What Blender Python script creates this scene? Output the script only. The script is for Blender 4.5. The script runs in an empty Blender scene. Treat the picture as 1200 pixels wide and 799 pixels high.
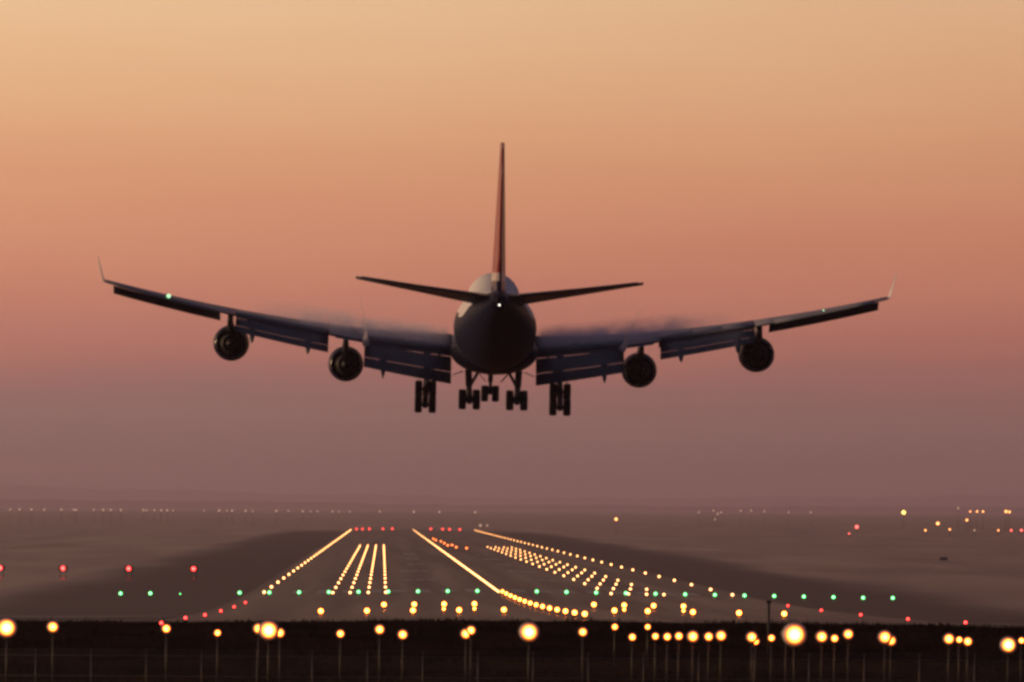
import bpy, bmesh, math, random
from mathutils import Vector, Matrix
R = math.radians
rng = random.Random(7)
sc = bpy.context.scene
col = sc.collection

def lin(r, g, b):
    f = lambda c: (c/255/12.92) if c/255 <= 0.04045 else ((c/255+0.055)/1.055)**2.4
    return (f(r), f(g), f(b), 1.0)

# ------------------------------------------------------------------ camera
CAM_H = 10.75
YAW, PITCH, ROLL = R(1.008), R(1.306), R(0.35)
cam_d = bpy.data.cameras.new('camera')
cam = bpy.data.objects.new('camera', cam_d); col.objects.link(cam)
cam_d.sensor_width = 36.0
cam_d.lens = 257.1
cam_d.clip_start = 1.0
cam_d.clip_end = 120000.0
cam.matrix_world = (Matrix.Translation((0, 0, CAM_H)) @ Matrix.Rotation(-YAW, 4, 'Z')
                    @ Matrix.Rotation(R(90)+PITCH, 4, 'X') @ Matrix.Rotation(ROLL, 4, 'Z'))
sc.camera = cam
sc.render.engine = 'CYCLES'
sc.cycles.use_denoising = True
sc.cycles.filter_width = 3.0
sc.cycles.max_bounces = 6
sc.cycles.transparent_max_bounces = 16
sc.cycles.volume_bounces = 2
sc.view_settings.view_transform = 'Standard'
sc.view_settings.look = 'None'
sc.view_settings.gamma = 1.0
sc.view_settings.use_curve_mapping = False
sc.view_settings.exposure = 0.0

# ------------------------------------------------------------------ sky
SUN_AZ, SUN_EL = R(-80), R(9)          # glow ahead and to the left of the runway
world = bpy.data.worlds.new('World'); sc.world = world
world.use_nodes = True
nt = world.node_tree; nt.nodes.clear()
N = nt.nodes.new; Lk = nt.links.new
def math_node(op, a, b=None, c=None):
    n = N('ShaderNodeMath'); n.operation = op
    for i, v in enumerate((a, b, c)):
        if v is None: continue
        if isinstance(v, (int, float)): n.inputs[i].default_value = v
        else: Lk(v, n.inputs[i])
    return n.outputs[0]
tc = N('ShaderNodeTexCoord')
sep = N('ShaderNodeSeparateXYZ'); Lk(tc.outputs['Generated'], sep.inputs[0])
zz = sep.outputs['Z']
# large soft unevenness of the sky, in world directions
mp = N('ShaderNodeMapping'); Lk(tc.outputs['Generated'], mp.inputs[0]); mp.inputs['Scale'].default_value = (9, 9, 60)
nz = N('ShaderNodeTexNoise'); Lk(mp.outputs[0], nz.inputs['Vector']); nz.inputs['Scale'].default_value = 1.6; nz.inputs['Detail'].default_value = 3
wob = math_node('MULTIPLY', math_node('SUBTRACT', nz.outputs['Fac'], 0.5), 0.010)
zw = math_node('ADD', zz, wob)
low = N('ShaderNodeValToRGB')
LOWMAX = 0.080
Lk(math_node('DIVIDE', zw, LOWMAX), low.inputs[0])
def stops(ramp, lst):
    ramp.color_ramp.interpolation = 'B_SPLINE'
    el = ramp.color_ramp.elements
    el[0].position, el[0].color = lst[0]
    el[1].position, el[1].color = lst[-1]
    for p, c in lst[1:-1]:
        e = el.new(p); e.color = c
def yel(y): return max(0.0, ((594-y)/8570)/LOWMAX)
stops(low, [(yel(594), lin(126, 98, 99)), (yel(540), lin(143, 112, 107)), (yel(484), lin(149, 110, 104)), (yel(452), lin(166, 110, 101)),
            (yel(420), lin(184, 113, 99)), (yel(330), lin(214, 132, 105)), (yel(200), lin(224, 157, 114)),
            (yel(100), lin(231, 178, 132)), (yel(10), lin(235, 188, 143)), (1.0, lin(236, 195, 153))])
high = N('ShaderNodeValToRGB')
stops(high, [(LOWMAX, lin(236, 195, 153)), (0.10, (0.62, 0.37, 0.25, 1)), (0.15, (0.36, 0.18, 0.145, 1)), (0.26, (0.22, 0.115, 0.115, 1)), (0.5, (0.10, 0.07, 0.08, 1)), (1.0, (0.018, 0.02, 0.036, 1))])
Lk(zz, high.inputs[0])
mixlh = N('ShaderNodeMix'); mixlh.data_type = 'RGBA'
Lk(math_node('GREATER_THAN', zw, LOWMAX), mixlh.inputs['Factor'])
Lk(low.outputs[0], mixlh.inputs[6]); Lk(high.outputs[0], mixlh.inputs[7])
# azimuth: bright towards the glow, dim bluish behind
gd = Vector((math.sin(R(-14)), math.cos(R(-14)), 0))
vm = N('ShaderNodeVectorMath'); vm.operation = 'DOT_PRODUCT'; Lk(tc.outputs['Generated'], vm.inputs[0]); vm.inputs[1].default_value = gd
mr = N('ShaderNodeMapRange'); mr.interpolation_type = 'SMOOTHSTEP'
Lk(vm.outputs['Value'], mr.inputs['Value'])
mr.inputs['From Min'].default_value = -0.35; mr.inputs['From Max'].default_value = 0.93
mixaz = N('ShaderNodeMix'); mixaz.data_type = 'RGBA'
Lk(mr.outputs[0], mixaz.inputs['Factor'])
mixaz.inputs[6].default_value = (0.044, 0.053, 0.090, 1)
tilt = N('ShaderNodeCombineXYZ')
for ax_, k_ in ((0, 1.1), (1, 1.5), (2, 1.4)):
    Lk(math_node('MULTIPLY_ADD', math_node('MINIMUM', math_node('MAXIMUM', sep.outputs['X'], -0.25), 0.25), -k_, 1.0+k_*0.018), tilt.inputs[ax_])
mixt = N('ShaderNodeMix'); mixt.data_type = 'RGBA'; mixt.blend_type = 'MULTIPLY'; mixt.inputs['Factor'].default_value = 1.0
Lk(mixlh.outputs[2], mixt.inputs[6]); Lk(tilt.outputs[0], mixt.inputs[7])
Lk(mixt.outputs[2], mixaz.inputs[7])
bg = N('ShaderNodeBackground'); Lk(mixaz.outputs[2], bg.inputs['Color']); bg.inputs['Strength'].default_value = 1.08
sky = N('ShaderNodeTexSky'); sky.sky_type = 'NISHITA'; sky.sun_disc = False
sky.sun_elevation = SUN_EL; sky.sun_rotation = SUN_AZ
bg2 = N('ShaderNodeBackground'); Lk(sky.outputs[0], bg2.inputs['Color']); bg2.inputs['Strength'].default_value = 0.002
add = N('ShaderNodeAddShader'); Lk(bg.outputs[0], add.inputs[0]); Lk(bg2.outputs[0], add.inputs[1])
out = N('ShaderNodeOutputWorld'); Lk(add.outputs[0], out.inputs['Surface'])

sun_d = bpy.data.lights.new('sun', 'SUN'); sun_d.energy = 2.6; sun_d.angle = R(12); sun_d.color = (1.0, 0.62, 0.34)
sun = bpy.data.objects.new('sun', sun_d); col.objects.link(sun)
sdir = Vector((math.sin(SUN_AZ)*math.cos(SUN_EL), math.cos(SUN_AZ)*math.cos(SUN_EL), math.sin(SUN_EL)))
sun.rotation_euler = sdir.to_track_quat('Z', 'Y').to_euler()

# ------------------------------------------------------------------ helpers
class MB:
    """collects shapes and links them as one mesh object"""
    def __init__(self): self.bm = bmesh.new()
    def face(self, vs, mi=0):
        try:
            f = self.bm.faces.new(vs); f.material_index = mi; f.smooth = True
            return f
        except ValueError: return None
    def loft(self, rings, cap=True, mi=0, closed=True):
        vr = [[self.bm.verts.new(p) for p in r] for r in rings]
        n = len(vr[0])
        for a, b in zip(vr, vr[1:]):
            for i in range(n if closed else n-1):
                j = (i+1) % n
                self.face((a[i], a[j], b[j], b[i]), mi)
        if cap and closed:
            for r, flip in ((vr[0], True), (vr[-1], False)):
                f = self.face(list(reversed(r)) if flip else r, mi)
                if f: f.smooth = False
        return vr
    def tube(self, p0, p1, r0, r1=None, n=12, mi=0):
        p0, p1 = Vector(p0), Vector(p1); r1 = r0 if r1 is None else r1
        d = (p1-p0).normalized(); a = d.orthogonal().normalized(); b = d.cross(a)
        ring = lambda c, r: [c + a*(r*math.cos(2*math.pi*k/n)) + b*(r*math.sin(2*math.pi*k/n)) for k in range(n)]
        self.loft([ring(p0, r0), ring(p1, r1)], mi=mi)
    def lathe(self, prof, c=(0, 0, 0), axis='Y', n=28, mi=0, cap=False):
        """prof: list of (position along axis, radius)"""
        c = Vector(c); rings = []
        for t, r in prof:
            ring = []
            for k in range(n):
                u, v = r*math.cos(2*math.pi*k/n), r*math.sin(2*math.pi*k/n)
                p = {'Y': (u, t, v), 'X': (t, u, v), 'Z': (u, v, t)}[axis]
                ring.append(c + Vector(p))
            rings.append(ring)
        self.loft(rings, cap=cap, mi=mi)
    def box(self, c, s, mi=0, bev=0.0, rot=None):
        r = bmesh.ops.create_cube(self.bm, size=1.0)
        M = Matrix.Translation(c) @ (rot if rot else Matrix.Identity(4)) @ Matrix.Diagonal((*s, 1))
        bmesh.ops.transform(self.bm, matrix=M, verts=r['verts'])
        fs = {f for v in r['verts'] for f in v.link_faces}
        for f in fs: f.material_index = mi
        if bev:
            es = list({e for v in r['verts'] for e in v.link_edges})
            g = bmesh.ops.bevel(self.bm, geom=es, offset=bev, segments=2, affect='EDGES', profile=0.5)
            for f in g['faces']: f.material_index = mi
    def dome(self, c, r, mi=0, depth=0.6, n=14, m=4):
        """lens dome bulging towards -Y"""
        prof = [(-r*depth*math.sin(R(90)*k/m), r*math.cos(R(90)*k/m)) for k in range(m)] + [(-r*depth, r*0.02)]
        self.lathe(prof, c=c, n=n, mi=mi, cap=True)
    def build(self, name, mats, parent=None):
        me = bpy.data.meshes.new(name)
        bmesh.ops.recalc_face_normals(self.bm, faces=self.bm.faces[:])
        self.bm.to_mesh(me); self.bm.free()
        for m in (mats if isinstance(mats, (list, tuple)) else [mats]): me.materials.append(m)
        o = bpy.data.objects.new(name, me); col.objects.link(o)
        if parent: o.parent = parent
        return o

def tag(o, label=None, cat=None, group=None, kind=None):
    if label: o['label'] = label
    if cat: o['category'] = cat
    if group: o['group'] = group
    if kind: o['kind'] = kind
    return o
def empty(name, loc=(0, 0, 0)):
    e = bpy.data.objects.new(name, None); col.objects.link(e); e.location = loc; e.empty_display_size = 0.3
    return e
def copy_tree(o, parent=None):
    c = o.copy(); col.objects.link(c)
    if parent: c.parent = parent
    for ch in list(o.children): copy_tree(ch, c)
    return c

def mat(name, color, rough=0.6, metal=0.0, spec=0.5, noise=0.0, nscale=1.0, bump=0.0, bscale=20.0, stretch=(1, 1, 1), color2=None):
    m = bpy.data.materials.new(name); m.use_nodes = True
    t = m.node_tree; b = t.nodes['Principled BSDF']
    b.inputs['Roughness'].default_value = rough; b.inputs['Metallic'].default_value = metal
    b.inputs['Specular IOR Level'].default_value = spec
    b.inputs['Base Color'].default_value = (*color[:3], 1)
    if noise or color2:
        tcn = t.nodes.new('ShaderNodeTexCoord'); mpn = t.nodes.new('ShaderNodeMapping'); mpn.inputs['Scale'].default_value = stretch
        t.links.new(tcn.outputs['Object'], mpn.inputs[0])
        nn = t.nodes.new('ShaderNodeTexNoise'); nn.inputs['Scale'].default_value = nscale; nn.inputs['Detail'].default_value = 6
        t.links.new(mpn.outputs[0], nn.inputs['Vector'])
        r = t.nodes.new('ShaderNodeValToRGB'); t.links.new(nn.outputs['Fac'], r.inputs[0])
        c2 = color2 if color2 else tuple(c*(1-noise) for c in color[:3])
        r.color_ramp.elements[0].position = 0.35; r.color_ramp.elements[1].position = 0.65
        r.color_ramp.elements[0].color = (*c2[:3], 1); r.color_ramp.elements[1].color = (*color[:3], 1)
        t.links.new(r.outputs[0], b.inputs['Base Color'])
        rr = t.nodes.new('ShaderNodeMapRange'); t.links.new(nn.outputs['Fac'], rr.inputs['Value'])
        rr.inputs['To Min'].default_value = max(0.05, rough-0.1); rr.inputs['To Max'].default_value = min(1, rough+0.1)
        t.links.new(rr.outputs[0], b.inputs['Roughness'])
        if bump:
            n2 = t.nodes.new('ShaderNodeTexNoise'); n2.inputs['Scale'].default_value = bscale; n2.inputs['Detail'].default_value = 4
            t.links.new(tcn.outputs['Object'], n2.inputs['Vector'])
            bp = t.nodes.new('ShaderNodeBump'); bp.inputs['Strength'].default_value = bump; bp.inputs['Distance'].default_value = 0.1
            t.links.new(n2.outputs['Fac'], bp.inputs['Height']); t.links.new(bp.outputs[0], b.inputs['Normal'])
    return m
def glow(name, rgb, strength=1.0, sample=True):
    m = bpy.data.materials.new(name); m.use_nodes = True
    b = m.node_tree.nodes['Principled BSDF']
    mx = max(rgb)
    b.inputs['Base Color'].default_value = (0.6, 0.6, 0.6, 1)
    b.inputs['Emission Color'].default_value = (*(c/mx for c in rgb), 1)
    b.inputs['Emission Strength'].default_value = mx*strength
    if not sample: m.cycles.emission_sampling = 'NONE'
    return m

# pixel of the photograph (1200 px wide) -> point at distance D along the runway axis (used to survey positions)
FPX = 8570.0
Mc = cam.matrix_world.to_3x3()
def at(px, py, D):
    d = Mc @ Vector(((px-600)/FPX, (399.5-py)/FPX, -1.0))
    return Vector((0, 0, CAM_H)) + d*(D/d.y)

# ------------------------------------------------------------------ terrain
XC = 14.8                 # runway centreline
D_THR, D_END = 920.0, 3540.0
def prof(D):
    if D >= 929: return 0.0
    if D >= 500: return 2.95*((929-D)/429)**1.7
    if D >= 440:
        t = (500-D)/60.0
        return 2.95 - 3.25*(t*t*(3-2*t)*0.35 + t*0.65)
    return -0.30
def gz(X, D):
    cr = max(0.0, 1-abs(D-500)/45.0)*(0.07*math.sin(X*0.21+1)+0.05*math.sin(X*0.53)+0.04*math.sin(X*1.3+2))
    c = min(abs(X-XC), 46.0)
    w = min(1.0, max(0.0, (D-430)/150))
    return prof(D) + cr - 0.0135*c*w - (0.0006*min(max(abs(X-XC)-46, 0), 1500)*w)
def spread(a, b, step):
    n = max(1, int(round((b-a)/step))); return [a+(b-a)*i/n for i in range(n+1)]
Ds_near = [-3000, -600, 0, 200, 340, 400, 430] + spread(436, 520, 4) + spread(530, 940, 10)
Ds_far = [960, 1000, 1100, 1250, 1500, 1900, 2500, 3600, 5000, 8000, 12000, 17000, 27000, 46500, 66000]
def sheet(name, xs_of, Ds, z_off, m):
    b = MB(); rows = []
    for D in Ds:
        rows.append([b.bm.verts.new((x, D, gz(x, D)+z_off)) for x in xs_of(D)])
    for r0, r1 in zip(rows, rows[1:]):
        for i in range(len(r0)-1): b.face((r0[i], r0[i+1], r1[i+1], r1[i]))
    return tag(b.build(name, m), kind='structure')

M = {}
M['ground'] = mat('ground_grass', (0.064, 0.034, 0.048), 0.34, spec=0.04, color2=(0.020, 0.012, 0.016), nscale=0.045, stretch=(1, 0.09, 1), bump=0.12, bscale=1.5)
M['asphalt'] = mat('runway_asphalt', (0.050, 0.033, 0.034), 0.37, spec=0.02, color2=(0.032, 0.023, 0.023), nscale=0.25, stretch=(1, 0.012, 1), bump=0.08, bscale=3.0)
# the ground: darker mown strip beside the runway, rough dark grass towards the bank, both with ragged edges
def patch_ground():
    t = M['ground'].node_tree; b = t.nodes['Principled BSDF']; src = b.inputs['Base Color'].links[0].from_socket
    n_ = t.nodes.new; l_ = t.links.new
    tc_ = n_('ShaderNodeTexCoord'); sp_ = n_('ShaderNodeSeparateXYZ'); l_(tc_.outputs['Object'], sp_.inputs[0])
    mp_ = n_('ShaderNodeMapping'); mp_.inputs['Scale'].default_value = (0.05, 0.006, 1); l_(tc_.outputs['Object'], mp_.inputs[0])
    nz_ = n_('ShaderNodeTexNoise'); nz_.inputs['Scale'].default_value = 1.0; nz_.inputs['Detail'].default_value = 5; l_(mp_.outputs[0], nz_.inputs['Vector'])
    def m_(op, a, b_=None, c_=None):
        n = n_('ShaderNodeMath'); n.operation = op
        for i, q in enumerate((a, b_, c_)):
            if q is None: continue
            if isinstance(q, (int, float)): n.inputs[i].default_value = q
            else: l_(q, n.inputs[i])
        return n.outputs[0]
    def step(v, a, b_, o0, o1):
        r = n_('ShaderNodeMapRange'); r.interpolation_type = 'SMOOTHSTEP'; l_(v, r.inputs['Value'])
        r.inputs['From Min'].default_value = a; r.inputs['From Max'].default_value = b_; r.inputs['To Min'].default_value = o0; r.inputs['To Max'].default_value = o1
        return r.outputs[0]
    wob_ = m_('SUBTRACT', nz_.outputs['Fac'], 0.5)
    side = m_('ABSOLUTE', m_('SUBTRACT', sp_.outputs['X'], XC-1))
    strip = step(m_('MULTIPLY_ADD', wob_, 14, side), 50, 66, 0.8, 0.0)
    near = step(m_('MULTIPLY_ADD', wob_, 260, sp_.outputs['Y']), 520, 760, 0.6, 0.0)
    strip = m_('MULTIPLY', strip, step(m_('MULTIPLY_ADD', wob_, 300, sp_.outputs['Y']), 3100, 3700, 1.0, 0.0))
    far_ = m_('MAXIMUM', strip, near)
    mx_ = n_('ShaderNodeMix'); mx_.data_type = 'RGBA'; l_(far_, mx_.inputs['Factor']); l_(src, mx_.inputs[6]); mx_.inputs[7].default_value = (0.016, 0.009, 0.009, 1)
    l_(mx_.outputs[2], b.inputs['Base Color'])
    rg = b.inputs['Roughness'].links[0].from_socket          # long rough grass is matter than the wet mown field
    rm = n_('ShaderNodeMix'); rm.data_type = 'FLOAT'; l_(far_, rm.inputs['Factor']); l_(rg, rm.inputs[2]); rm.inputs[3].default_value = 0.50
    l_(rm.outputs[0], b.inputs['Roughness'])
patch_ground()
# rubber left by landing wheels either side of the centreline
_t = M['asphalt'].node_tree; _b = _t.nodes['Principled BSDF']; _src = _b.inputs['Base Color'].links[0].from_socket
_tc = _t.nodes.new('ShaderNodeTexCoord'); _sp = _t.nodes.new('ShaderNodeSeparateXYZ'); _t.links.new(_tc.outputs['Object'], _sp.inputs[0])
_ab = _t.nodes.new('ShaderNodeMath'); _ab.operation = 'SUBTRACT'; _t.links.new(_sp.outputs['X'], _ab.inputs[0]); _ab.inputs[1].default_value = XC
_aa = _t.nodes.new('ShaderNodeMath'); _aa.operation = 'ABSOLUTE'; _t.links.new(_ab.outputs[0], _aa.inputs[0])
_mr = _t.nodes.new('ShaderNodeMapRange'); _mr.interpolation_type = 'SMOOTHSTEP'; _t.links.new(_aa.outputs[0], _mr.inputs['Value'])
_mr.inputs['From Min'].default_value = 4.0; _mr.inputs['From Max'].default_value = 13.0; _mr.inputs['To Min'].default_value = 0.75; _mr.inputs['To Max'].default_value = 0.0
_mx = _t.nodes.new('ShaderNodeMix'); _mx.data_type = 'RGBA'; _t.links.new(_mr.outputs[0], _mx.inputs['Factor']); _t.links.new(_src, _mx.inputs[6]); _mx.inputs[7].default_value = (0.022, 0.020, 0.021, 1)
_t.links.new(_mx.outputs[2], _b.inputs['Base Color'])
M['taxi'] = mat('taxiway_concrete', (0.16, 0.14, 0.13), 0.6, spec=0.4, color2=(0.11, 0.10, 0.09), nscale=0.1, stretch=(1, 0.1, 1), bump=0.3, bscale=3.0)
M['paint'] = mat('worn_white_paint', (0.40, 0.38, 0.36), 0.6, color2=(0.16, 0.15, 0.14), nscale=1.2)

xs_g = [-40000, -16000, -6000, -2500, -1200, -600, -300, -200, -140, -100, -75, -60] + spread(-50, 80, 5) + [90, 105, 130, 170, 230, 330, 600, 1200, 2500, 6000, 16000, 40000]
sheet('ground', lambda D: xs_g, Ds_near+Ds_far, 0.0, M['ground'])
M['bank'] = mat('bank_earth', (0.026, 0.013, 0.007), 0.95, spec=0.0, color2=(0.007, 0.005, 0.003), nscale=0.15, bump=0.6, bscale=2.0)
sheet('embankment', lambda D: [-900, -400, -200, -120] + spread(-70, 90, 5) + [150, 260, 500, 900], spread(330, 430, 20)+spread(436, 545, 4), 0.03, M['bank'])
rwD = spread(508, 940, 9) + Ds_far[:7] + [D_END]
sheet('runway', lambda D: spread(XC-32, XC+32, 4), spread(520, 940, 9) + Ds_far[:7] + [D_END], 0.05, M['asphalt'])
# taxiways: parallel one on the left and curved links
def ribbon(name, pts, w, off, m):
    b = MB(); rows = []
    for i, (x, D) in enumerate(pts):
        x0, D0 = pts[max(i-1, 0)]; x1, D1 = pts[min(i+1, len(pts)-1)]
        t = Vector((x1-x0, D1-D0)).normalized(); n = Vector((t.y, -t.x))
        row = []
        for k in range(7):
            s = (k/6-0.5)*w
            X, Y = x+n.x*s, D+n.y*s
            row.append(b.bm.verts.new((X, Y, gz(X, Y)+off)))
        rows.append(row)
    for r0, r1 in zip(rows, rows[1:]):
        for i in range(6): b.face((r0[i], r0[i+1], r1[i+1], r1[i]))
    return tag(b.build(name, m), kind='structure')
def bez(p0, p1, p2, n=24):
    return [((1-t)**2*p0[0]+2*t*(1-t)*p1[0]+t*t*p2[0], (1-t)**2*p0[1]+2*t*(1-t)*p1[1]+t*t*p2[1]) for t in [i/n for i in range(n+1)]]
ribbon('taxiway', bez((-19, 640), (-60, 690), (-120, 690)), 18, 0.035, M['taxi'])
ribbon('taxiway', bez((48, 600), (80, 640), (170, 640)), 18, 0.035, M['taxi'])
ribbon('service_road', bez((-160, 548), (0, 556), (200, 546), 40), 6, 0.06, M['taxi'])
# painted threshold bars and touchdown marks (paint lies on the runway)
bm_ = MB()
def mark(x0, x1, d0, d1):
    rows = [[bm_.bm.verts.new((x, d, gz(x, d)+0.07)) for x in (x0, x1)] for d in spread(d0, d1, 15)]
    for a, b in zip(rows, rows[1:]): bm_.face((a[0], a[1], b[1], b[0]))
for k in range(8):
    for s in (-1, 1):
        c = XC + s*(3.0+k*3.2); mark(c-0.9, c+0.9, 935, 965)
for d in (1085, 1235, 1385, 1535, 1685):
    for s in (-1, 1):
        for j in range(3 if d < 1300 else 2):
            c = XC + s*(9.5+j*1.7-2); mark(c-0.7, c+0.7, d, d+24)
tag(bm_.build('runway_markings', M['paint']), kind='structure')

# far hills and woods in the haze
def ridge(name, D, pts, m, seed, rough):
    r = random.Random(seed); b = MB(); front, top, back = [], [], []
    xs = spread(pts[0][0], pts[-1][0], D*0.0016)
    ph = [r.uniform(0, 6.28) for _ in range(6)]
    for i, x in enumerate(xs):
        for (xa, ha), (xb, hb) in zip(pts, pts[1:]):
            if xa <= x <= xb: h = ha+(hb-ha)*(x-xa)/(xb-xa)
        h += rough*(0.5*math.sin(x*0.004+ph[0])+0.35*math.sin(x*0.013+ph[1])+0.3*math.sin(x*0.031+ph[2])+r.uniform(-0.35, 0.35))
        front.append((x, D-260, -3)); top.append((x, D+r.uniform(-30, 30), max(h, 1))); back.append((x, D+700, -3))
    b.loft([front, top, back], closed=False)
    return b.build(name, m)
M['hill'] = mat('hill_cover', (0.060, 0.055, 0.045), 0.9, spec=0.1, color2=(0.03, 0.03, 0.025), nscale=0.004)
M['wood'] = mat('wood_foliage', (0.045, 0.045, 0.030), 0.9, spec=0.1, color2=(0.02, 0.022, 0.015), nscale=0.02)
tag(ridge('hills', 60000, [(-26000, 300), (-5100, 215), (-2850, 165), (-700, 115), (1400, 95), (4000, 120), (6300, 155), (26000, 250)], M['hill'], 3, 13), kind='structure')
tag(ridge('far_woods', 38000, [(-15000, 48), (-2400, 43), (-950, 37), (380, 26), (1900, 26), (3800, 34), (15000, 44)], M['wood'], 5, 4),
    'dark strip of far trees fading into the dusk haze along the horizon', 'woods', kind='stuff')

# grass on the dark bank in the foreground
M['grass'] = mat('bank_grass', (0.020, 0.014, 0.008), 0.95, spec=0.0, color2=(0.009, 0.007, 0.004), nscale=0.6)
g = MB()
for i in range(9000):
    D = 500-66*rng.random()**1.3 + rng.uniform(-3, 6) + (rng.uniform(0, 45) if rng.random() < .2 else 0); X = rng.uniform(-36, 50)
    z = gz(X, D)-0.02
    for k in range(3):
        a = rng.uniform(0, 6.28); h = rng.uniform(0.08, 0.30)*(1.0 if rng.random() > .04 else 2.0); w = rng.uniform(0.03, 0.07)
        dx, dy = math.cos(a)*w, math.sin(a)*w
        x, y = X+rng.uniform(-.2, .2), D+rng.uniform(-.2, .2)
        v = [g.bm.verts.new(p) for p in ((x-dx, y-dy, z), (x+dx, y+dy, z), (x+rng.uniform(-.12, .12), y+rng.uniform(-.1, .1), z+h))]
        g.face(v)
tag(g.build('grass', M['grass']), 'dark rough grass on the bank below the approach lamps', 'grass', kind='stuff')

# ------------------------------------------------------------------ airliner
M['white'] = mat('white_paint', (0.72, 0.72, 0.73), 0.32, noise=0.10, nscale=0.5)
M['navy'] = mat('navy_paint', (0.012, 0.016, 0.045), 0.5, spec=0.15, noise=0.2, nscale=0.5)
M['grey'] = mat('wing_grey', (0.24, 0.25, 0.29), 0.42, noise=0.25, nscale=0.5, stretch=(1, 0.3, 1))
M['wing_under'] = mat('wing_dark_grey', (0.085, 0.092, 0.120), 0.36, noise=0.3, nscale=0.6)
M['metal'] = mat('bare_metal', (0.55, 0.53, 0.50), 0.28, metal=1.0, noise=0.15, nscale=3)
M['darkmetal'] = mat('sooty_metal', (0.022, 0.020, 0.019), 0.6, metal=0.3, noise=0.3, nscale=2)
M['tyre'] = mat('tyre_rubber', (0.020, 0.019, 0.018), 0.85, spec=0.2, noise=0.2, nscale=6)
M['strut'] = mat('gear_paint', (0.07, 0.07, 0.07), 0.45, noise=0.3, nscale=2)
M['fin'] = bpy.data.materials.new('fin_paint'); M['fin'].use_nodes = True
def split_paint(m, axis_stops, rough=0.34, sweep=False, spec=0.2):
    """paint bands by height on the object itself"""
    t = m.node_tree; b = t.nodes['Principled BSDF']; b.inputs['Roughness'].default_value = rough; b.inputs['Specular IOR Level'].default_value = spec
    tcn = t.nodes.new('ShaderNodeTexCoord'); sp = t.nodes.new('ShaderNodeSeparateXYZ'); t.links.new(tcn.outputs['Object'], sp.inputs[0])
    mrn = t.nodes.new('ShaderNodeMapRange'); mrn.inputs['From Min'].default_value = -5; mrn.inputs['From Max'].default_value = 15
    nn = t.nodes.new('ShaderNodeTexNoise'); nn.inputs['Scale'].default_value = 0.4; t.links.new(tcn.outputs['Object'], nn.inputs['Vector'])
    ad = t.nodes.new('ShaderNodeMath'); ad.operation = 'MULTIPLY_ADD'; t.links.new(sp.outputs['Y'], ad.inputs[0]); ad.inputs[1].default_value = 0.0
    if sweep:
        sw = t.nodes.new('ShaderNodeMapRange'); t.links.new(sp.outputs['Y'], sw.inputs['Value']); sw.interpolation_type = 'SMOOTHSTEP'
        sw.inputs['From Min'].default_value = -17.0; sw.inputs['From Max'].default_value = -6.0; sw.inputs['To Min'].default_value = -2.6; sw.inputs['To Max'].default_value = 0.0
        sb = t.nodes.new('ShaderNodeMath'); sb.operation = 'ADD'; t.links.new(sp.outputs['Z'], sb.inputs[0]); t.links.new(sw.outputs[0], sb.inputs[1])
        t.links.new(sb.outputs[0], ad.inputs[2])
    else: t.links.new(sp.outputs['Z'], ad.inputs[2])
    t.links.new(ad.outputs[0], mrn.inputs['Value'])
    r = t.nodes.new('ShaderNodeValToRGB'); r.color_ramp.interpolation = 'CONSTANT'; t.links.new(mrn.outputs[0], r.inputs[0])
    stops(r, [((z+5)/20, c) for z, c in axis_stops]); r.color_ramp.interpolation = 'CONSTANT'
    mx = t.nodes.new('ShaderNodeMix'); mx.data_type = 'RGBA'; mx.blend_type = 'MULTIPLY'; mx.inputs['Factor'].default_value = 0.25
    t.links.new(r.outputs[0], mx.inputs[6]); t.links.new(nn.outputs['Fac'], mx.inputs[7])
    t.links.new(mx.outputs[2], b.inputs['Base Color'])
split_paint(M['fin'], [(-5, (0.02, 0.025, 0.07, 1)), (3.9, (0.55, 0.50, 0.50, 1)), (4.5, (0.28, 0.030, 0.030, 1)), (15, (0.28, 0.030, 0.030, 1))])
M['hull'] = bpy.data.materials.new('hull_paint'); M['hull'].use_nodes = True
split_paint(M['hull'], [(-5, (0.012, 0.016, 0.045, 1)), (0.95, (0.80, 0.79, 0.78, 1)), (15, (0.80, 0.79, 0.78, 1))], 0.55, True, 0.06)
M['lamp_white'] = glow('white_nav_lamp', (3.5, 3.1, 2.7))
M['glow_green'] = glow('pale_green_glow', (0.7, 1.5, 0.75))

S0 = 48.0
def st(s): return S0 - s            # station (metres behind the nose) -> local y
plane = empty('airliner')
tag(plane, 'four engined airliner seen from behind, gear and flaps down, landing over the runway lights', 'airplane')

def interp(tab, x):
    if x <= tab[0][0]: return tab[0][1:]
    for a, b in zip(tab, tab[1:]):
        if x <= b[0]:
            t = (x-a[0])/(b[0]-a[0]); t2 = t
            return tuple(p+(q-p)*t2 for p, q in zip(a[1:], b[1:]))
    return tab[-1][1:]
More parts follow.
